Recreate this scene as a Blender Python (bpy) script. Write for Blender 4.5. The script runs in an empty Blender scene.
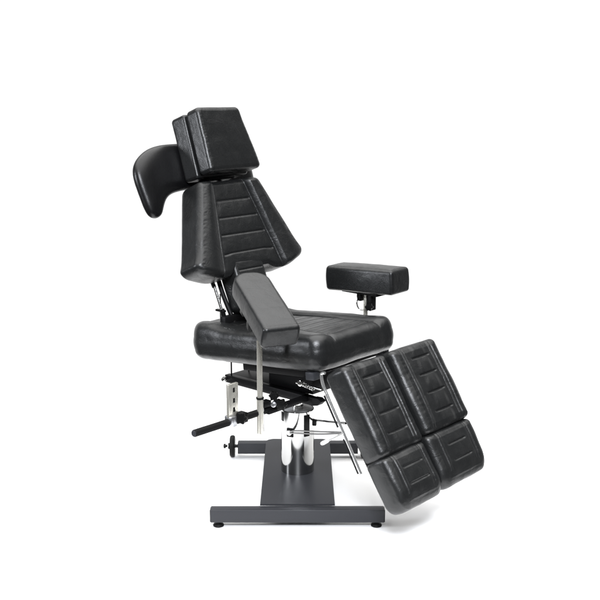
import bpy, bmesh, math, random
from mathutils import Vector, Matrix, noise

R = math.radians
random.seed(4)
scene = bpy.context.scene
col = scene.collection

# ------------------------------------------------------------------ camera
cam_data = bpy.data.cameras.new('camera')
cam_data.sensor_width = 36
cam_data.lens = 36 * 977.24 / 600
cam_data.clip_end = 500
camera = bpy.data.objects.new('camera', cam_data)
camera.location = (0.0089, -3.4957, 1.476)
camera.rotation_euler = (R(90 - 12.059), 0, 0)
col.objects.link(camera)
scene.camera = camera

# ------------------------------------------------------------------ world (white studio surround, dimmer on the photographer's side)
world = bpy.data.worlds.new('World')
scene.world = world
world.use_nodes = True
wn, wl = world.node_tree.nodes, world.node_tree.links
bg = wn['Background']
tc = wn.new('ShaderNodeTexCoord')
sx = wn.new('ShaderNodeSeparateXYZ')
wl.new(tc.outputs['Generated'], sx.inputs[0])
rmp = wn.new('ShaderNodeMapRange')
rmp.interpolation_type = 'SMOOTHSTEP'
rmp.inputs['From Min'].default_value = 0.35
rmp.inputs['From Max'].default_value = 0.85
rmp.inputs['To Min'].default_value = 0.08
rmp.inputs['To Max'].default_value = 1.12
wl.new(sx.outputs['Y'], rmp.inputs['Value'])
up = wn.new('ShaderNodeMapRange')
up.interpolation_type = 'SMOOTHSTEP'
up.inputs['From Min'].default_value = 0.55
up.inputs['From Max'].default_value = 0.95
up.inputs['To Min'].default_value = 0.0
up.inputs['To Max'].default_value = 3.0
wl.new(sx.outputs['Z'], up.inputs['Value'])
mx = wn.new('ShaderNodeMath')
mx.operation = 'ADD'
low = wn.new('ShaderNodeMapRange')
low.interpolation_type = 'SMOOTHSTEP'
low.inputs['From Min'].default_value = 0.16
low.inputs['From Max'].default_value = 0.45
low.inputs['To Min'].default_value = 1.0
low.inputs['To Max'].default_value = 0.15
wl.new(sx.outputs['Z'], low.inputs['Value'])
ml = wn.new('ShaderNodeMath')
ml.operation = 'MULTIPLY'
wl.new(rmp.outputs[0], ml.inputs[0])
wl.new(low.outputs[0], ml.inputs[1])
wl.new(ml.outputs[0], mx.inputs[0])
wl.new(up.outputs[0], mx.inputs[1])
wl.new(mx.outputs[0], bg.inputs['Strength'])
bg.inputs['Color'].default_value = (1, 1, 1, 1)

# ------------------------------------------------------------------ lamps: broad soft studio lights
def sun(name, energy, angle, direction):
    d = bpy.data.lights.new(name, 'SUN')
    d.energy = energy
    d.angle = R(angle)
    d.color = (1.0, 0.99, 0.97)
    o = bpy.data.objects.new(name, d)
    o.rotation_euler = Vector(direction).to_track_quat('-Z', 'Y').to_euler()
    o.location = (-2, -1, 4)
    col.objects.link(o)
sun('studio_light', 2.7, 110, (0.0, 0.0, -1))
def softbox(name, loc, target, sx, sy, watts):
    d = bpy.data.lights.new(name, 'AREA')
    d.color = (0.91, 0.94, 1.0)
    d.shape = 'RECTANGLE'; d.size = sx; d.size_y = sy; d.energy = watts
    o = bpy.data.objects.new(name, d)
    o.location = loc
    o.rotation_euler = (Vector(target) - Vector(loc)).to_track_quat('-Z', 'Y').to_euler()
    col.objects.link(o)
softbox('key_softbox', (0.1, -4.2, 3.3), (0, 0, 0.7), 1.0, 0.6, 300)
softbox('side_softbox', (-4.0, -1.2, 1.6), (0, 0, 0.7), 0.5, 0.9, 80)

scene.view_settings.view_transform = 'Standard'
scene.view_settings.look = 'None'
scene.view_settings.exposure = 0
scene.view_settings.gamma = 1

# ------------------------------------------------------------------ materials
def mat(name, color, rough=0.5, metal=0.0, spec=0.5, coat=0.0):
    m = bpy.data.materials.new(name)
    m.use_nodes = True
    b = m.node_tree.nodes['Principled BSDF']
    b.inputs['Base Color'].default_value = (*color, 1)
    b.inputs['Roughness'].default_value = rough
    b.inputs['Metallic'].default_value = metal
    b.inputs['Specular IOR Level'].default_value = spec
    b.inputs['Coat Weight'].default_value = coat
    return m

def leather(name, color, rough, spec, wrinkle=0.26):
    m = mat(name, color, rough, 0, spec)
    n, l = m.node_tree.nodes, m.node_tree.links
    b = n['Principled BSDF']
    tc = n.new('ShaderNodeTexCoord')
    vo = n.new('ShaderNodeTexVoronoi'); vo.inputs['Scale'].default_value = 420
    vo.feature = 'DISTANCE_TO_EDGE'
    l.new(tc.outputs['Object'], vo.inputs['Vector'])
    ss = n.new('ShaderNodeMapRange'); ss.inputs['From Max'].default_value = 0.25
    l.new(vo.outputs['Distance'], ss.inputs['Value'])
    wr = n.new('ShaderNodeTexNoise'); wr.inputs['Scale'].default_value = 26
    wr.inputs['Detail'].default_value = 6; wr.inputs['Roughness'].default_value = 0.62
    wr.inputs['Distortion'].default_value = 0.9
    l.new(tc.outputs['Object'], wr.inputs['Vector'])
    b1 = n.new('ShaderNodeBump'); b1.inputs['Strength'].default_value = wrinkle
    b1.inputs['Distance'].default_value = 0.006
    l.new(wr.outputs['Fac'], b1.inputs['Height'])
    b2 = n.new('ShaderNodeBump'); b2.inputs['Strength'].default_value = 0.13
    b2.inputs['Distance'].default_value = 0.0006
    l.new(ss.outputs[0], b2.inputs['Height'])
    l.new(b1.outputs[0], b2.inputs['Normal'])
    l.new(b2.outputs[0], b.inputs['Normal'])
    ro = n.new('ShaderNodeMapRange')
    ro.inputs['To Min'].default_value = rough - 0.06
    ro.inputs['To Max'].default_value = rough + 0.08
    l.new(wr.outputs['Fac'], ro.inputs['Value'])
    l.new(ro.outputs[0], b.inputs['Roughness'])
    return m

def paint(name, color, rough, spec):
    m = mat(name, color, rough, 0, spec)
    n, l = m.node_tree.nodes, m.node_tree.links
    b = n['Principled BSDF']
    tc = n.new('ShaderNodeTexCoord')
    no = n.new('ShaderNodeTexNoise'); no.inputs['Scale'].default_value = 900
    l.new(tc.outputs['Object'], no.inputs['Vector'])
    bp = n.new('ShaderNodeBump'); bp.inputs['Strength'].default_value = 0.25
    bp.inputs['Distance'].default_value = 0.0004
    l.new(no.outputs['Fac'], bp.inputs['Height'])
    l.new(bp.outputs[0], b.inputs['Normal'])
    return m

M = {
    'leather': leather('black_leather', (0.0085, 0.0090, 0.0093), 0.32, 0.46),
    'smooth': leather('smooth_black_leather', (0.004, 0.004, 0.0045), 0.30, 0.36, 0.04),
    'thread': mat('black_thread', (0.02, 0.02, 0.021), 0.6),
    'paint': paint('grey_powder_coat', (0.029, 0.030, 0.034), 0.36, 0.22),
    'black': paint('black_metal', (0.006, 0.006, 0.0065), 0.42, 0.12),
    'plastic': mat('black_plastic', (0.005, 0.005, 0.005), 0.32, 0, 0.14),
    'rubber': mat('black_rubber', (0.007, 0.007, 0.007), 0.5, 0, 0.12),
    'chrome': mat('chrome', (0.82, 0.82, 0.80), 0.10, 1.0),
    'polished': mat('polished_steel', (0.44, 0.44, 0.435), 0.09, 1.0),
    'rod': mat('rod_chrome', (0.72, 0.72, 0.71), 0.12, 0.85),
    'steel': mat('brushed_steel', (0.62, 0.63, 0.66), 0.3, 1.0),
    'cream': mat('satin_nickel', (0.70, 0.68, 0.61), 0.22, 0.75),
    'lever': mat('smoked_chrome', (0.26, 0.26, 0.26), 0.12, 1.0),
    'satin': mat('satin_grey', (0.42, 0.42, 0.42), 0.4, 0.3),
    'white': mat('white_plastic', (0.8, 0.8, 0.78), 0.4),
    'floor': mat('white_floor', (0.9, 0.9, 0.9), 0.9, 0, 0.0),
}

# ------------------------------------------------------------------ chair space
YAW = R(41.54)
F0 = Vector((math.cos(YAW), -math.sin(YAW), 0))
L0 = Vector((math.sin(YAW), math.cos(YAW), 0))
UP = Vector((0, 0, 1))

def C(u, v, z):
    return F0 * u + L0 * v + UP * z

def frame(u, v, z, ph, ya=0):
    th = YAW + R(ya)
    F = Vector((math.cos(th), -math.sin(th), 0))
    L = Vector((math.sin(th), math.cos(th), 0))
    p = R(ph)
    A = F * math.cos(p) + UP * math.sin(p)
    N = -F * math.sin(p) + UP * math.cos(p)
    m = Matrix.Identity(4)
    for i, c in enumerate((A, L, N)):
        for j in range(3):
            m[j][i] = c[j]
    o = C(u, v, z)
    for j in range(3):
        m[j][3] = o[j]
    return m
def off(m, a, b, c):
    return m @ Matrix.Translation((a, b, c))
CH = frame(0, 0, 0, 0)

def link(name, bm, material, parent, matrix=None, smooth=True, angle=None):
    me = bpy.data.meshes.new(name)
    bmesh.ops.recalc_face_normals(bm, faces=bm.faces[:])
    bm.to_mesh(me)
    bm.free()
    me.materials.append(material)
    if smooth:
        for p in me.polygons:
            p.use_smooth = True
        if angle:
            me.set_sharp_from_angle(angle=R(angle))
    o = bpy.data.objects.new(name, me)
    col.objects.link(o)
    if parent:
        o.parent = parent
    if matrix is not None:
        o.matrix_basis = matrix
    if parent and parent.type == 'MESH':
        o.matrix_basis = parent.matrix_basis.inverted() @ o.matrix_basis
    return o

# ------------------------------------------------------------------ shape helpers (add to a bmesh)
def add_box(bm, lo, hi, bevel=0.002, seg=2, m=None):
    r = bmesh.ops.create_cube(bm, size=1)
    vs = r['verts']
    for v in vs:
        v.co = Vector([(lo[i] + hi[i]) / 2 + v.co[i] * (hi[i] - lo[i]) for i in range(3)])
    es = list({e for v in vs for e in v.link_edges})
    if bevel:
        b = bmesh.ops.bevel(bm, geom=es, offset=bevel, segments=seg, affect='EDGES', profile=0.5)
        vs = list({v for f in b['faces'] for v in f.verts} | {v for v in vs if v.is_valid})
    if m is not None:
        bmesh.ops.transform(bm, matrix=m, verts=vs)
    return vs

def basis(d):
    d = d.normalized()
    a = Vector((0, 0, 1)) if abs(d.z) < 0.9 else Vector((1, 0, 0))
    x = d.cross(a).normalized()
    return x, d.cross(x).normalized()

def add_tube(bm, pts, r, seg=20, chamfer=0.0):
    pts = [Vector(p) for p in pts]
    rings = []
    x = None
    rr = r if isinstance(r, (list, tuple)) else [r] * len(pts)
    if chamfer:
        d0 = (pts[1] - pts[0]).normalized(); d1 = (pts[-1] - pts[-2]).normalized()
        pts = [pts[0], pts[0] + d0 * chamfer] + pts[1:-1] + [pts[-1] - d1 * chamfer, pts[-1]]
        rr = [rr[0] - chamfer, rr[0]] + list(rr[1:-1]) + [rr[-1], rr[-1] - chamfer]
    for i, p in enumerate(pts):
        d = (pts[min(i + 1, len(pts) - 1)] - pts[max(i - 1, 0)]).normalized()
        if x is None:
            x, _ = basis(d)
        x = (x - d * x.dot(d)).normalized()
        y = d.cross(x)
        rings.append([bm.verts.new(p + (x * math.cos(2 * math.pi * k / seg) + y * math.sin(2 * math.pi * k / seg)) * rr[i]) for k in range(seg)])
    for a, b in zip(rings, rings[1:]):
        for k in range(seg):
            bm.faces.new((a[k], a[(k + 1) % seg], b[(k + 1) % seg], b[k]))
    bm.faces.new(rings[0][::-1]); bm.faces.new(rings[-1])

def add_lathe(bm, origin, axis, prof, seg=40, lobes=0, depth=0.0):
    axis = Vector(axis).normalized()
    x, y = basis(axis)
    o = Vector(origin)
    rings = []
    for h, r in prof:
        ring = []
        for k in range(seg):
            a = 2 * math.pi * k / seg
            q = r * (1 + depth * math.cos(lobes * a)) if lobes else r
            ring.append(bm.verts.new(o + axis * h + (x * math.cos(a) + y * math.sin(a)) * q))
        rings.append(ring)
    for a, b in zip(rings, rings[1:]):
        for k in range(seg):
            bm.faces.new((a[k], a[(k + 1) % seg], b[(k + 1) % seg], b[k]))
    bm.faces.new(rings[0][::-1]); bm.faces.new(rings[-1])

def smooth_path(pts, n=8, closed=False):
    pts = [Vector(p) for p in pts]
    N = len(pts)
    out = []
    for i in range(N if closed else N - 1):
        g = (lambda k: pts[k % N]) if closed else (lambda k: pts[min(max(k, 0), N - 1)])
        p0, p1, p2, p3 = g(i - 1), g(i), g(i + 1), g(i + 2)
        for j in range(n):
            t = j / n
            out.append(0.5 * ((2 * p1) + (p2 - p0) * t + (2 * p0 - 5 * p1 + 4 * p2 - p3) * t * t + (3 * p1 - p0 - 3 * p2 + p3) * t ** 3))
    if not closed:
        out.append(pts[-1])
    return out

# ------------------------------------------------------------------ upholstered cushion
def sstep(a, b, x):
    t = min(max((x - a) / (b - a), 0), 1)
    return t * t * (3 - 2 * t)

def cushion(hx, hy, hz, Rb, Rf, r, cell=0.002, warp=None, top=None, puff=0.004, side_puff=0.003, wr=0.0012, seed=0, r2=None):
    """rounded pad: hx, hy, hz half sizes; Rb, Rf plan radii of the back (-x) and front (+x) corners; r top edge radius"""
    r2 = r if r2 is None else r2
    bm = bmesh.new()
    N = max(8, int(2 * hx / cell)); K = max(8, int(2 * hy / cell))

    def plan(u, v, inset):
        m = max(abs(u), abs(v))
        if m < 1e-9:
            return Vector((0, 0))
        H = (hx - inset, hy - inset)
        q = Vector((u / m * H[0], v / m * H[1]))
        Rr = max((Rb if q.x < 0 else Rf) - inset, 0.0008)
        inner = Vector((min(max(q.x, -(H[0] - Rr)), H[0] - Rr), min(max(q.y, -(H[1] - Rr)), H[1] - Rr)))
        d = q - inner
        if d.length > 1e-9 and abs(q.x) > H[0] - Rr and abs(q.y) > H[1] - Rr:
            q = inner + d.normalized() * Rr
        return q * m

    def finish(p, nrm, kind):
        x, y, z = p
        q = Vector(p)
        if kind == 'top':
            q.z += puff * (1 - (x / hx) ** 2) * (1 - (y / hy) ** 2)
        if kind == 'side':
            q.x += nrm.x * side_puff; q.y += nrm.y * side_puff
        if top and z > 0:
            w = sstep(-0.2, 0.95, nrm.z)
            q.z += top(x, y) * w
        if wr:
            s = Vector((x, y, z)) * 9 + Vector((seed * 7.3, 1.7, 0))
            q += nrm * wr * (noise.noise(s) + 0.45 * noise.noise(s * 2.6))
        if warp:
            q = warp(q)
        return q

    def cap(inset, z, kind, sgn):
        g = []
        for i in range(N + 1):
            row = []
            for j in range(K + 1):
                u, v = -1 + 2 * i / N, -1 + 2 * j / K
                pl = plan(u, v, inset)
                row.append(bm.verts.new(finish((pl.x, pl.y, z), Vector((0, 0, sgn)), kind)))
            g.append(row)
        for i in range(N):
            for j in range(K):
                bm.faces.new((g[i][j], g[i + 1][j], g[i + 1][j + 1], g[i][j + 1]))
        idx = [(i, 0) for i in range(N)] + [(N, j) for j in range(K)] + [(i, K) for i in range(N, 0, -1)] + [(0, j) for j in range(K, 0, -1)]
        return idx, [g[i][j] for i, j in idx]

    idx, ring0 = cap(r, hz, 'top', 1)
    uv = [(-1 + 2 * i / N, -1 + 2 * j / K) for i, j in idx]
    rings = [ring0]

    def ring(inset, z, nz, sideness):
        out = []
        for k, (u, v) in enumerate(uv):
            pl = plan(u, v, inset)
            a = plan(u, v, inset + 0.001 if inset < 0.02 else inset)
            n2 = (plan(u, v, 0) - plan(u, v, max(r, r2)))
            if n2.length < 1e-7:
                n2 = Vector((u, v))
            n2.normalize()
            s = math.sqrt(max(0, 1 - nz * nz))
            nr = Vector((n2.x * s, n2.y * s, nz))
            p = finish((pl.x, pl.y, z), nr, 'edge')
            bulge = side_puff * sideness
            if warp is None:
                p += Vector((n2.x, n2.y, 0)) * bulge
            out.append(bm.verts.new(p))
        rings.append(out)
    E = 10
    for k in range(1, E + 1):
        a = math.pi / 2 * k / E
        ring(r - r * math.sin(a), hz - r + r * math.cos(a), math.cos(a), 0.25 * (k / E) ** 2)
    S = max(2, int((2 * hz - r - r2) / 0.005))
    for k in range(1, S):
        t = k / S
        ring(0, (hz - r) + t * (-(hz - r2) - (hz - r)), 0, 0.25 + 0.75 * math.sin(math.pi * t))
    for k in range(0, E):
        a = math.pi / 2 * k / E
        ring(r2 - r2 * math.cos(a), -(hz - r2) - r2 * math.sin(a), -math.sin(a), 0.25 * (1 - k / E) ** 2)
    idx2, ringN = cap(r2, -hz, 'bottom', -1)
    rings.append(ringN)
    L = len(ring0)
    for a, b in zip(rings, rings[1:]):
        for k in range(L):
            bm.faces.new((a[k], b[k], b[(k + 1) % L], a[(k + 1) % L]))
    return bm

def pucker(x, y, k):
    return noise.noise(Vector((x * 110, y * 26, k))) + 0.6 * noise.noise(Vector((x * 38, y * 20, k + 9)))

def gr(d, w, depth):
    return -depth * math.exp(-(d / w) ** 2)

def stitches(path, length=0.0055, gap=0.0035, r=0.0005, lift=0.0):
    """a run of short thread stitches along a polyline"""
    bm = bmesh.new()
    pts = [Vector(p) for p in path]
    acc = 0
    for a, b in zip(pts, pts[1:]):
        d = b - a
        n = int(d.length / (length + gap))
        for i in range(n):
            s = a + d * (i / n); e = s + d.normalized() * length
            add_tube(bm, [s, e], r, 6)
    return bm

# ================================================================== THE SETTING
bm = bmesh.new()
add_box(bm, (-0.85, -1.05, -0.012), (1.0, 1.1, 0.0), 0)
fl = link('floor', bm, M['floor'], None, smooth=False)
fl['kind'] = 'structure'

# ================================================================== THE CHAIR
chair = bpy.data.objects.new('tattoo_chair', None)
col.objects.link(chair)
chair.empty_display_size = 0.2
chair['label'] = 'black padded hydraulic tattoo chair with split leg rests on a grey steel base'
chair['category'] = 'chair'

# ------------------------------------------------------------------ base
FBY, RBY, BD = -0.3585, 0.2957, 0.0384
Z0, Z1 = 0.0197, 0.0655
def foot(x, y, parent):
    bm = bmesh.new()
    add_lathe(bm, (x, y, 0), (0, 0, 1), [(0.0, 0.0165), (0.0015, 0.019), (0.005, 0.019), (0.008, 0.0165), (0.011, 0.008), (0.0195, 0.006)], 32)
    link('foot', bm, M['rubber'], parent, angle=40)
bm = bmesh.new()
add_box(bm, (-0.2999, FBY, Z0), (0.2999, FBY + BD, Z1), 0.0018, 3)
fb = link('base_bar', bm, M['paint'], chair, angle=50)
for x in (-0.2999, 0.2999):
    bm = bmesh.new()
    s = 1 if x > 0 else -1
    add_box(bm, (min(x, x + s * 0.0022), FBY + 0.0016, Z0 + 0.0016), (max(x, x + s * 0.0022), FBY + BD - 0.0016, Z1 - 0.0016), 0.0008, 1)
    link('end_cap', bm, M['plastic'], fb, angle=50)
foot(-0.274, FBY + 0.019, fb); foot(0.274, FBY + 0.019, fb)
bm = bmesh.new()
add_box(bm, (-0.2467, RBY, Z0), (0.2467, RBY + BD, Z1), 0.0018, 3)
rb = link('base_bar', bm, M['paint'], chair, angle=50)

# base plate with rounded rear corners, lying across the rear bar and butting the front bar
bm = bmesh.new()
yb = RBY + BD - 0.001
ya = FBY + BD + 0.0002
outline = [(-0.1303, ya), (0.1303, ya)]
rc = 0.028
for k in range(9):
    a = math.pi / 2 * k / 8
    outline.append((0.1303 - rc + rc * math.cos(a), yb - rc + rc * math.sin(a)))
for k in range(9):
    a = math.pi / 2 + math.pi / 2 * k / 8
    outline.append((-0.1303 + rc + rc * math.cos(a), yb - rc + rc * math.sin(a)))
lo = [bm.verts.new((x, y, Z1 + 0.0003)) for x, y in outline]
hi = [bm.verts.new((x, y, Z1 + 0.0063)) for x, y in outline]
bm.faces.new(lo[::-1]); bm.faces.new(hi)
for k in range(len(lo)):
    n = (k + 1) % len(lo)
    bm.faces.new((lo[k], lo[n], hi[n], hi[k]))
tope = [e for e in bm.edges if all(v.co.z > Z1 + 0.006 for v in e.verts)]
bmesh.ops.bevel(bm, geom=tope, offset=0.0015, segments=2, affect='EDGES')
plate = link('base_plate', bm, M['paint'], chair, angle=40)

# transport wheels on the rear bar ends
for s in (-1, 1):
    bm = bmesh.new()
    x0 = s * 0.2467
    prof = [(0.012, 0.026), (0.0125, 0.040), (0.016, 0.0435), (0.022, 0.0450), (0.029, 0.0435), (0.0325, 0.040), (0.033, 0.026)]
    add_lathe(bm, (x0, RBY + 0.022, 0.046), (s, 0, 0), prof, 56)
    w = link('wheel', bm, M['rubber'], chair, angle=35)
    bm = bmesh.new()
    add_lathe(bm, (x0, RBY + 0.022, 0.046), (s, 0, 0), [(0.0, 0.007), (0.0115, 0.007), (0.0116, 0.022), (0.034, 0.022), (0.0345, 0.013), (0.040, 0.012), (0.0405, 0.0055), (0.050, 0.0055), (0.0505, 0.0095), (0.058, 0.0095), (0.060, 0.006)], 32)
    link('hub', bm, M['plastic'], w, angle=35)
    bm = bmesh.new()
    add_lathe(bm, (x0, RBY + 0.022, 0.046), (s, 0, 0), [(0.0396, 0.0098), (0.0425, 0.0098), (0.0426, 0.006)], 6)
    link('nut', bm, M['chrome'], w, angle=35)

# ------------------------------------------------------------------ hydraulic pedestal
PB, PT = Z1 + 0.0065, 0.315
bm = bmesh.new()
SEG = 144
pr = 0.0625
def sleeve_bottom(a):
    return PB
bot, top_, inb, inn = [], [], [], []
grid = []
ROWS = 26
for k in range(SEG):
    a = 2 * math.pi * k / SEG
    x, y = math.sin(a), -math.cos(a)
    zb = sleeve_bottom(a)
    colv = []
    for j in range(ROWS + 1):
        z = zb + (PT - zb) * j / ROWS
        colv.append(bm.verts.new((x * pr, y * pr, z)))
    colv.append(bm.verts.new((x * (pr - 0.0015), y * (pr - 0.0015), PT + 0.0015)))
    colv.append(bm.verts.new((x * (pr - 0.004), y * (pr - 0.004), PT + 0.0015)))
    colv.append(bm.verts.new((x * (pr - 0.004), y * (pr - 0.004), zb)))
    grid.append(colv)
for k in range(SEG):
    a, b = grid[k], grid[(k + 1) % SEG]
    m_ = len(a)
    for j in range(m_):
        bm.faces.new((a[j], b[j], b[(j + 1) % m_], a[(j + 1) % m_]))
sleeve = link('pedestal_cover', bm, M['polished'], chair, angle=30)
bm = bmesh.new()
add_lathe(bm, (0, 0, 0), (0, 0, 1), [(PT - 0.006, 0.0588), (PT + 0.0005, 0.0586), (PT + 0.002, 0.056), (PT + 0.002, 0.03)], 64)
link('top_plate', bm, M['satin'], sleeve, angle=40)
bm = bmesh.new()
add_lathe(bm, (0, 0, 0), (0, 0, 1), [(PT - 0.01, 0.022), (PT + 0.012, 0.022), (PT + 0.012, 0.017), (0.41, 0.017)], 48)
link('piston', bm, M['chrome'], chair, angle=40)
# black clamp and window details on the cover
bm = bmesh.new()
bm.free()
for a0, z0, z1, w, q in ((33, 0.222, 0.306, 0.024, 0.0022), (-64, 0.275, 0.310, 0.016, 0.0022), (78, 0.252, 0.276, 0.016, 0.010)):
    bm = bmesh.new()
    m_ = Matrix.Rotation(R(a0), 4, 'Z')
    add_box(bm, (-w / 2, -pr - q, z0), (w / 2, -pr + 0.006, z1), 0.002, 2, m_)
    link('latch', bm, M['plastic'], sleeve, angle=40)
bm = bmesh.new()
m_ = Matrix.Rotation(R(-26), 4, 'Z')
add_box(bm, (-0.013, -pr - 0.004, 0.222), (0.013, -pr + 0.008, 0.256), 0.002, 2, m_)
br = link('lever_bracket', bm, M['black'], sleeve, angle=40)
LB = Matrix.Rotation(R(-26), 4, 'Z') @ Vector((0, -pr - 0.004, 0.240))
bm = bmesh.new()
d_ = Vector((LB.x, LB.y, 0))
add_lathe(bm, LB, d_, [(0, 0.010), (0.006, 0.010), (0.0062, 0.007), (0.010, 0.006)], 24)
link('bolt', bm, M['chrome'], sleeve, angle=40)

# ------------------------------------------------------------------ seat
SE = frame(-0.0118 - 0.0245, -0.0024, 0.5806 - 0.0026, 5.67, -0.3)
def seat_top(x, y):
    b = sstep(0.115, 0.165, abs(y)) * 0.010 + sstep(0.12, 0.22, -x) * 0.010
    z = b
    z += gr(abs(y) - 0.128, 0.0035, 0.005) * (sstep(-0.22, -0.2, x))
    z += gr(x - 0.282, 0.0035, 0.003) * (1 - sstep(0.12, 0.135, abs(y)))
    m = 1 - sstep(0.112, 0.122, abs(y))
    for k in range(8):
        xg = 0.235 - k * 0.053
        z += gr(x - xg, 0.0032, 0.0048) * m
    z += gr(min(0.03, abs((x - 0.215) % 0.053 - 0.0265)) , 0.03, -0.0016) * m
    return z
bm = cushion(0.330, 0.224, 0.058, 0.085, 0.050, 0.034, cell=0.0026, top=seat_top, puff=0.006, side_puff=0.005, wr=0.0025, seed=1, r2=0.034)
seat = link('seat', bm, M['leather'], chair, SE)
bm = bmesh.new()
add_box(bm, (-0.20, -0.15, -0.074), (0.285, 0.17, -0.0575), 0.004)
add_box(bm, (-0.20, -0.06, -0.125), (0.12, 0.13, -0.0735), 0.004)
link('seat_board', bm, M['black'], seat, SE, angle=40)
for v0 in (-0.215, 0.178):
    bm = bmesh.new()
    add_box(bm, (0.257, v0, -0.085), (0.293, v0 + 0.037, -0.0578), 0.002)
    link('hinge_block', bm, M['paint'], seat, SE, angle=40)

# ------------------------------------------------------------------ under-seat frame
bm = bmesh.new()
add_box(bm, (-0.325, -0.062, 0.366), (0.125, -0.036, 0.396), 0.002)
add_box(bm, (-0.325, 0.150, 0.366), (0.125, 0.176, 0.396), 0.002)
add_box(bm, (-0.322, -0.0362, 0.384), (0.06, 0.1502, 0.394), 0.001)
add_box(bm, (-0.12, -0.03, 0.3944), (0.10, 0.12, 0.47), 0.004)
# tapering nose of the rail that meets the cross tube
vs = [(-0.0, 0)]
nose = [(0.1252, 0.366), (0.1252, 0.396), (0.150, 0.398), (0.168, 0.389), (0.150, 0.372)]
a = [bm.verts.new((u, -0.062, z)) for u, z in nose]; b = [bm.verts.new((u, -0.034, z)) for u, z in nose]
bm.faces.new(a[::-1]); bm.faces.new(b)
for k in range(5):
    bm.faces.new((a[k], a[(k + 1) % 5], b[(k + 1) % 5], b[k]))
link('seat_frame', bm, M['black'], chair, CH, angle=40)
bm = bmesh.new()
for u, v in ((-0.300, -0.05), (-0.300, 0.045)):
    b2 = bmesh.new()
    add_tube(b2, [(u, v, 0.39), (u, v, 0.50)], 0.003, 10)
    link('stay_rod', b2, M['black'], chair, CH, angle=40)
add_lathe(bm, (-0.318, -0.062, 0.381), (0, -1, 0), [(0, 0.010), (0.012, 0.010), (0.013, 0.006), (0.02, 0.006)], 16)
link('bolt', bm, M['chrome'], chair, CH, angle=40)
# spring and linkage showing below the seat's front corner
bm = bmesh.new()
h = []
P0, P1 = Vector((0.100, -0.085, 0.448)), Vector((0.150, -0.085, 0.440))
for k in range(80):
    t = k / 79
    a_ = t * 2 * math.pi * 5
    h.append(P0.lerp(P1, t) + Vector((0, math.cos(a_) * 0.0055, math.sin(a_) * 0.0055)))
add_tube(bm, h, 0.0022, 8)
add_tube(bm, [P0 - Vector((0.03, 0, 0)), P1 + Vector((0.04, 0, 0.006))], 0.004, 12)
add_lathe(bm, (0.090, -0.086, 0.450), (0, -1, 0), [(-0.012, 0.011), (0.004, 0.011), (0.005, 0.008)], 20)
link('spring', bm, M['chrome'], chair, CH, angle=40)

# cross tube with grip
CU, CZ = 0.092, 0.400
bm = bmesh.new()
add_box(bm, (CU - 0.016, -0.270, CZ - 0.019), (CU + 0.016, -0.033, CZ - 0.0340 + 0.030), 0.002)
bars = link('cross_tube', bm, M['black'], chair, CH, angle=40)
bm = bmesh.new()
add_tube(bm, [(CU, -0.605, CZ), (CU, -0.245, CZ - 0.006)], 0.0125, 24, chamfer=0.002)
link('grip', bm, M['rubber'], bars, CH, angle=40)
bm = bmesh.new()
add_lathe(bm, (CU, -0.6052, CZ), (0, -1, 0), [(0, 0.0105), (0.0015, 0.0105), (0.002, 0.009)], 24)
link('end_cap', bm, M['paint'], bars, CH, angle=40)

def knob(origin, axis, parent, r=0.017, m=CH):
    bm = bmesh.new()
    add_lathe(bm, origin, axis, [(-0.012, r * 0.45), (-0.002, r * 0.5), (0.0, r * 0.9), (0.003, r), (0.012, r), (0.016, r * 0.85), (0.017, r * 0.5)], 60, lobes=6, depth=0.13)
    return link('knob', bm, M['plastic'], parent, m, angle=40)

# short flat chrome post clamped on the grip
bm = bmesh.new()
add_box(bm, (CU - 0.006, -0.452, CZ - 0.014), (CU + 0.006, -0.408, CZ + 0.128), 0.0015)
fp = link('slotted_post', bm, M['cream'], chair, CH, angle=40)
for z_ in (0.030, 0.062, 0.098):
    bm = bmesh.new()
    add_box(bm, (CU + 0.0058, -0.433, CZ + z_), (CU + 0.0066, -0.424, CZ + z_ + 0.016), 0.0003, 1)
    link('slot', bm, M['plastic'], fp, CH, angle=40)
bm = bmesh.new()
add_box(bm, (CU - 0.018, -0.452, CZ - 0.018), (CU + 0.018, -0.425, CZ + 0.018), 0.004)
link('clamp', bm, M['steel'], fp, CH, angle=40)
knob((CU + 0.015, -0.405, CZ + 0.006), (0.6, -1, 0.1), fp, 0.020)
bm = bmesh.new()
add_box(bm, (CU - 0.017, -0.405, CZ - 0.017), (CU + 0.017, -0.372, CZ + 0.017), 0.003)
link('collar', bm, M['plastic'], fp, CH, angle=40)

# ------------------------------------------------------------------ armrests
AN = frame(0.1313, -0.3178, 0.7709, -22.6, 25.2)
def narm_top(x, y):
    return gr(min(0.1705 - 0.018 - x, 0.03) if x < 0.1525 else (x - 0.1525), 0.002, 0.0012)
bm = cushion(0.1705, 0.0633, 0.0391, 0.052, 0.014, 0.013, cell=0.0022, top=narm_top, puff=0.002, side_puff=0.003, wr=0.0010, seed=3, r2=0.014)
na = link('armrest', bm, M['leather'], chair, AN)
pv = AN @ Vector((0.02, -0.005, -0.0391))
PU, PV = 0.100, -0.306
bm = bmesh.new()
add_tube(bm, [(PU, PV, 0.447), (PU, PV, 0.652)], 0.0095, 24)
post = link('support_post', bm, M['cream'], na, CH, angle=40)
bm = bmesh.new()
add_tube(bm, [(PU, PV, 0.322), (PU, PV, 0.449)], 0.0118, 28, chamfer=0.0015)
link('post_sleeve', bm, M['cream'], na, CH, angle=40)
bm = bmesh.new()
add_tube(bm, [(PU, PV, 0.4455), (PU, PV, 0.4525)], 0.0135, 28, chamfer=0.001)
add_box(bm, (PU - 0.015, PV + 0.010, CZ + 0.012), (PU + 0.012, PV + 0.045, CZ + 0.034), 0.003)
link('collar', bm, M['plastic'], na, CH, angle=40)
bm = bmesh.new()
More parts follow.
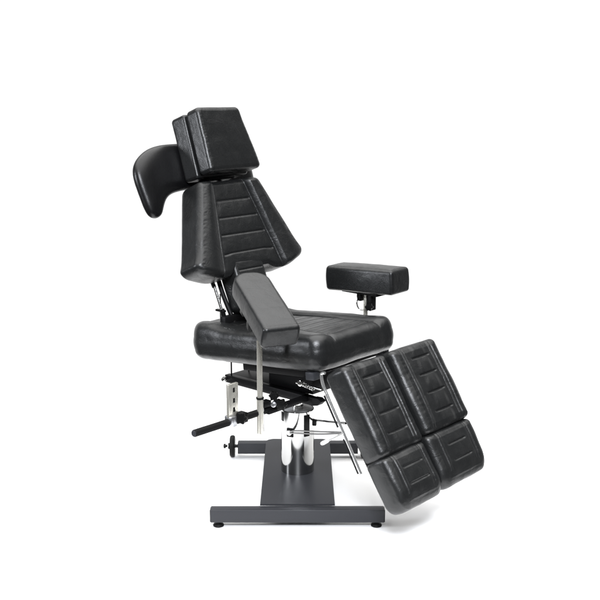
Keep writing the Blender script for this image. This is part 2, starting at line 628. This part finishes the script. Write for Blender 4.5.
add_box(bm, (PU - 0.009, PV + 0.009, 0.325), (PU + 0.004, PV + 0.0165, 0.440), 0.001)
link('clamp', bm, M['steel'], na, CH, angle=40)
knob((PU + 0.01, PV + 0.062, CZ + 0.045), (0.5, -1, 0.2), na, 0.016)
knob((PU + 0.02, PV + 0.085, CZ + 0.012), (0.7, -1, 0.0), na, 0.020)
bm = bmesh.new()
add_lathe(bm, (PU + 0.014, PV + 0.056, CZ + 0.018), (0.6, -1, 0.1), [(-0.02, 0.010), (0.012, 0.010), (0.013, 0.006), (0.02, 0.006)], 24)
link('bolt', bm, M['steel'], na, CH, angle=40)
bm = bmesh.new()   # bracket under the pad
add_box(bm, (-0.07, -0.030, -0.0480), (0.14, 0.030, -0.0388), 0.002)
add_box(bm, (-0.02, -0.046, -0.085), (0.012, -0.020, -0.040), 0.004)
add_box(bm, (-0.075, -0.052, -0.062), (-0.045, -0.030, -0.036), 0.004)
link('bracket', bm, M['plastic'], na, AN, angle=40)

AF = frame(0.0684, 0.3219, 0.773, 2.76, -2.8)
bm = cushion(0.1565, 0.0612, 0.0475, 0.020, 0.012, 0.015, cell=0.0022, puff=0.003, side_puff=0.003, wr=0.0012, seed=5, r2=0.012)
fa = link('armrest', bm, M['leather'], chair, AF)
bm = bmesh.new()
add_tube(bm, [(0.075, 0.31, 0.50), (0.075, 0.31, 0.728)], 0.0085, 24)
link('support_post', bm, M['cream'], fa, CH, angle=40)
bm = bmesh.new()
add_box(bm, (0.089, 0.295, 0.655), (0.115, 0.325, 0.728), 0.004)
add_box(bm, (0.040, 0.296, 0.685), (0.062, 0.324, 0.728), 0.004)
add_box(bm, (-0.02, 0.28, 0.716), (0.15, 0.345, 0.7275), 0.002)
link('bracket', bm, M['plastic'], fa, CH, angle=40)
bm = bmesh.new()
add_tube(bm, smooth_path([(0.045, 0.295, 0.70), (0.048, 0.29, 0.675), (0.058, 0.292, 0.655), (0.072, 0.30, 0.652)]), 0.003, 10)
link('lever', bm, M['chrome'], fa, CH, angle=40)
knob((0.108, 0.292, 0.672), (0.4, -1, 0), fa, 0.015)
bm = bmesh.new()
add_box(bm, (0.062, 0.05, 0.470), (0.088, 0.325, 0.498), 0.003)
link('cross_arm', bm, M['black'], fa, CH, angle=40)

# ------------------------------------------------------------------ backrest
BK = frame(-0.3587, -0.0067, 1.0183, -66.4, 0.13)
BA = off(BK, 0.058, 0.012, 0)
HB = 0.178
def half(a):   # half width along the length, a in [-HB, HB]
    t = (a + HB) / (2 * HB)
    return 0.153 + (0.298 - 0.153) * t - 0.008 * sstep(0.88, 1.0, t)
def bwarp(q):
    s = half(q.x) / 0.27
    b = abs(q.y)
    dx = 0.012 - 0.036 * sstep(0.15, 0.29, b) - 0.020 * (1 - sstep(0.075, 0.125, b))
    return Vector((q.x + dx * sstep(0.08, HB, q.x), q.y * s, q.z))
GR = (-0.098, -0.031, 0.035, 0.107)
def back_top(x, y):
    s = half(x) / 0.27
    yy = y * s
    t = (x + HB) / (2 * HB)
    w = 0.081 + 0.078 * t
    z = -0.013 * (1 - sstep(w - 0.003, w + 0.018, abs(yy)))
    z += 0.0012 * abs(math.sin(math.pi * (x + 0.098) / 0.0675)) * (1 - sstep(w - 0.03, w - 0.008, abs(yy)))
    z += 0.0006 * pucker(x, y, 3) * math.exp(-((abs(yy) - w - 0.006) / 0.006) ** 2)
    z += 0.0011 * pucker(x, y, 5) * math.exp(-((half(x) - abs(yy) - 0.022) / 0.007) ** 2)
    z += gr(abs(yy) - w, 0.003, 0.004)
    inn = 1 - sstep(w - 0.016, w - 0.010, abs(yy))
    for g in GR:
        z += gr(x - g, 0.0030, 0.0040) * inn
    # side bolsters swell
    if abs(yy) > w:
        u = (abs(yy) - w) / (half(x) - w)
        z += 0.013 * math.sin(math.pi * min(1, u)) ** 1.0
    return z
bm = cushion(HB, 0.27, 0.058, 0.022, 0.034, 0.022, cell=0.0026, warp=bwarp, top=back_top, puff=0.0, wr=0.0016, seed=7, r2=0.022)
back = link('backrest', bm, M['leather'], chair, BA)
NK = off(BK, 0.288, -0.008, -0.003)
def neck_top(x, y):
    return gr(x + 0.055, 0.003, 0.003) * (1 - sstep(0.06, 0.066, abs(y))) + gr(x - 0.02, 0.003, 0.003) * (1 - sstep(0.06, 0.066, abs(y)))
bm = cushion(0.098, 0.079, 0.048, 0.01, 0.03, 0.014, cell=0.0026, top=neck_top, puff=0.003, wr=0.001, seed=8)
link('lumbar_pad', bm, M['leather'], back, NK)
bm = bmesh.new()
add_box(bm, (-0.16, -0.12, -0.072), (0.15, 0.12, -0.0575), 0.004)
link('back_board', bm, M['black'], back, BA, angle=40)

# recline frame and gas spring behind the backrest
bm = bmesh.new()
for v in (-0.10, 0.10):
    q = [(-0.32, v, 0.80), (-0.285, v, 0.72), (-0.215, v, 0.60), (-0.19, v, 0.52)]
    add_tube(bm, smooth_path(q, 6), 0.009, 12)
add_box(bm, (-0.255, -0.15, 0.60), (-0.225, 0.12, 0.655), 0.004)
link('recline_bracket', bm, M['black'], chair, CH, angle=40)
bm = bmesh.new()
add_tube(bm, [(-0.31, -0.13, 0.775), (-0.250, -0.13, 0.64)], 0.0055, 16)
add_tube(bm, [(-0.272, -0.13, 0.735), (-0.272, -0.13, 0.55)], 0.0028, 10)
link('gas_spring', bm, M['chrome'], chair, CH, angle=40)
bm = bmesh.new()
add_tube(bm, [(-0.334, -0.13, 0.812), (-0.303, -0.13, 0.755)], 0.008, 16)
link('spring_sleeve', bm, M['plastic'], chair, CH, angle=40)
bm = bmesh.new()
add_tube(bm, [(-0.258, -0.135, 0.680), (-0.250, -0.13, 0.640)], 0.009, 16)
add_box(bm, (-0.290, -0.140, 0.668), (-0.245, -0.125, 0.676), 0.002)
link('spring_sleeve', bm, M['plastic'], chair, CH, angle=40)

# ------------------------------------------------------------------ headrest
HD = frame(-0.4222, -0.0043, 1.2821, -70.63, -3.8)
def hwarp(q):
    y = q.y * (0.955 + 0.36 * q.x)
    if y > 0:
        y *= 1 + 0.22 * sstep(-0.1235, 0.1235, q.x)
    return Vector((q.x, y + 0.002, q.z))
bm = cushion(0.1235, 0.1307, 0.0325, 0.022, 0.018, 0.017, cell=0.0022, warp=hwarp, top=lambda x, y: 0.0010 * pucker(x, y, 2) * math.exp(-((0.118 - abs(y)) / 0.008) ** 2), puff=0.004, wr=0.0012, seed=9, r2=0.010)
hd = link('headrest', bm, M['leather'], chair, off(HD, 0, 0, 0.0365))
def rear_top(x, y):
    return 0
bm = cushion(0.1235, 0.1307, 0.0385, 0.014, 0.014, 0.010, cell=0.0022, warp=hwarp, puff=0.002, wr=0.0018, seed=11, r2=0.018)
link('rear_pad', bm, M['leather'], hd, off(HD, 0.005, -0.002, -0.0445))
bm = bmesh.new()
add_box(bm, (-0.105, -0.11, -0.0042), (0.118, 0.11, 0.0042), 0.001)
link('board', bm, M['black'], hd, HD, angle=40)
bm = bmesh.new()
for v in (-0.05, 0.05):
    add_box(bm, (0.08, v - 0.012, -0.075), (0.24, v + 0.012, -0.066), 0.002)
add_box(bm, (0.118, -0.07, -0.065), (0.138, 0.08, -0.010), 0.006)
link('bracket', bm, M['black'], hd, HD, angle=40)

# curved side cushion behind the headrest
OUT = [(-0.042, -0.02), (-0.042, -0.11), (-0.041, -0.18), (-0.029, -0.246), (-0.0, -0.304), (0.035, -0.341), (0.078, -0.353), (0.14, -0.346), (0.210, -0.338), (0.241, -0.322), (0.250, -0.289), (0.236, -0.259), (0.201, -0.242), (0.171, -0.215), (0.158, -0.175), (0.154, -0.111), (0.154, -0.02)]
OUTM = [(a, -b * (0.85 if b < -0.1 else 1)) for a, b in OUT[::-1]]
SP = [(0.200, -0.292), (0.14, -0.292), (0.085, -0.277), (0.058, -0.225), (0.055, -0.14), (0.055, 0), (0.055, 0.12), (0.058, 0.19), (0.085, 0.235), (0.14, 0.248), (0.200, 0.248)]
bm = bmesh.new()
o2 = smooth_path([Vector((a, b, 0)) for a, b in OUT + OUTM], 6, closed=True)
bot_ = [bm.verts.new(p - Vector((0, 0, 0.030))) for p in o2]
top_ = [bm.verts.new(p + Vector((0, 0, 0.030))) for p in o2]
bm.faces.new(bot_[::-1]); bm.faces.new(top_)
for i in range(len(o2)):
    j = (i + 1) % len(o2)
    bm.faces.new((bot_[i], bot_[j], top_[j], top_[i]))
cradle = link('face_cradle', bm, M['smooth'], chair, off(HD, 0, 0, -0.108))
md = cradle.modifiers.new('remesh', 'REMESH'); md.mode = 'VOXEL'; md.voxel_size = 0.005; md.use_smooth_shade = True
md = cradle.modifiers.new('smooth', 'SMOOTH'); md.factor = 0.5; md.iterations = 420

# ------------------------------------------------------------------ leg rests
def calf_top(w):
    def f(x, y):
        z = 0
        e = sstep(-0.150, -0.138, x) * (1 - sstep(0.134, 0.146, x))
        for s in (-1, 1):
            z += gr(y - s * w * 0.56, 0.0022, 0.0026) * e
            z += gr(y - s * w * 0.68, 0.0028, 0.0040) * e
        z += -0.005 * (1 - sstep(w * 0.50, w * 0.72, abs(y)))
        ph_ = min(max((x + 0.102) / 0.0655, -0.8), 3.9)
        z += 0.0008 * pucker(x, y, w * 50) * math.exp(-((abs(y) - w * 0.80) / 0.010) ** 2) * e
        z += 0.0038 * abs(math.sin(math.pi * ph_)) * (1 - sstep(0.02, 0.045, abs(y - 0.008)))
        m = 1 - sstep(0.042, 0.060, abs(y - 0.004))
        for g in (-0.102, -0.040, 0.026, 0.094):
            z += gr(x - g, 0.0030, 0.0050) * m
        return z
    return f
def foot_top(w):
    def f(x, y):
        z = 0
        e = 1 - sstep(0.040, 0.052, x)
        for s in (-1, 1):
            z += gr(y - s * w * 0.58, 0.0020, 0.0012) * e
            z += gr(y - s * w * 0.68, 0.0028, 0.0036) * e
        m = 1 - sstep(0.042, 0.060, abs(y))
        for g in (-0.036, 0.020):
            z += gr(x - g, 0.0030, 0.0042) * m
        z += -0.010 * sstep(0.03, 0.085, x)
        return z
    return f
for cu, cv, cz, cph, cl, cw, ct, fu, fv, fz, fph, fl_, fw, ft, sd in (
        (0.4613, -0.1305, 0.4492, -57.2, 0.3116, 0.2264, 0.0970, 0.592, -0.1296, 0.2382, -56.45, 0.1691, 0.2180, 0.0959, 21),
        (0.4744, 0.1273, 0.4631, -57.3, 0.2999, 0.2614, 0.0901, 0.5969, 0.1257, 0.2486, -59.0, 0.1721, 0.2607, 0.0901, 31)):
    Cm = frame(cu, cv, cz, cph, 0)
    w = cw / 2
    bm = cushion(cl / 2 + 0.004, w + 0.003, ct / 2, 0.020, 0.020, 0.025, cell=0.002, top=calf_top(w), puff=0.006, side_puff=0.004, wr=0.0026, seed=sd, r2=0.016)
    cp = link('calf_rest', bm, M['leather'], chair, Cm)
    bm = bmesh.new()
    add_box(bm, (-cl / 2 + 0.02, -w + 0.02, -ct / 2 - 0.012), (cl / 2 - 0.02, w - 0.03, -ct / 2 + 0.0005), 0.003)
    link('board', bm, M['black'], cp, Cm, angle=40)
    Fm = frame(fu, fv, fz, fph, 0)
    w = fw / 2
    bm = cushion(fl_ / 2 + 0.007, w + 0.004, ft / 2, 0.018, 0.040, 0.024, cell=0.002, top=foot_top(w), puff=0.005, side_puff=0.004, wr=0.0026, seed=sd + 3, r2=0.018)
    fp_ = link('foot_rest', bm, M['leather'], chair, Fm)
    bm = bmesh.new()
    add_box(bm, (-fl_ / 2 - 0.03, -w + 0.02, -ft / 2 - 0.012), (fl_ / 2 - 0.03, w - 0.03, -ft / 2 + 0.0005), 0.003)
    link('board', bm, M['black'], fp_, Fm, angle=40)
    # slide rods that carry the foot rest under the calf rest
    bm = bmesh.new()
    for b in (-0.055, 0.055):
        add_tube(bm, [Cm @ Vector((-0.12, b, -ct / 2 - 0.018)), Cm @ Vector((cl / 2 + 0.13, b, -ct / 2 - 0.018))], 0.006, 14)
    link('slide_rod', bm, M['chrome'], cp, angle=40)

# leg rest frame: chrome rods along the near edge, levers to the pedestal
bm = bmesh.new()
V = -0.205
add_tube(bm, smooth_path([(0.305, V, 0.556), (0.290, V, 0.551), (0.290, V, 0.535), (0.299, V, 0.508), (0.314, V, 0.483)], 8) + [Vector((0.395, V, 0.352)), Vector((0.4625, V, 0.240))], 0.0050, 14)
fr = link('leg_frame', bm, M['rod'], chair, CH, angle=40)
bm = bmesh.new()
add_tube(bm, [(0.306, V - 0.004, 0.478), (0.366, V - 0.004, 0.380)], 0.0034, 12)
add_tube(bm, [(0.388, V - 0.002, 0.344), (0.452, V - 0.002, 0.238)], 0.0026, 12)
link('guide_rod', bm, M['black'], fr, CH, angle=40)
def W(u, v, z):
    return C(u, v, z)
bm = bmesh.new()
S0 = Vector((LB.x, LB.y - 0.006, 0.2415))
E0 = W(0.383, -0.205, 0.364)
for o_ in (0.0045, -0.0045):
    add_tube(bm, smooth_path([S0 + Vector((0, 0, o_ * 0.4)), S0.lerp(E0, 0.12) + Vector((0, 0, o_ + 0.003)), S0.lerp(E0, 0.55) + Vector((0, 0, o_)), E0 + Vector((0, 0, o_ * 0.4))], 6), 0.0030, 12)
link('lever_arm', bm, M['lever'], chair, angle=40)
bm = bmesh.new()
S1 = Vector((0.064, -0.006, 0.270)); E1 = W(0.345, -0.14, 0.372)
add_tube(bm, [S1, E1], 0.0042, 12)
link('lever_arm', bm, M['lever'], chair, angle=40)
bm = bmesh.new()
T0, T1 = W(0.390, -0.210, 0.366), W(0.342, -0.25, 0.333)
add_tube(bm, [T0, T1], 0.0035, 12)
hl = link('release_lever', bm, M['rod'], chair, angle=40)
bm = bmesh.new()
dd = (T1 - T0).normalized()
add_lathe(bm, T1, dd, [(-0.016, 0.004), (-0.012, 0.0062), (0.004, 0.0072), (0.011, 0.006), (0.014, 0.003)], 20)
link('handle_tip', bm, M['white'], hl, angle=60)
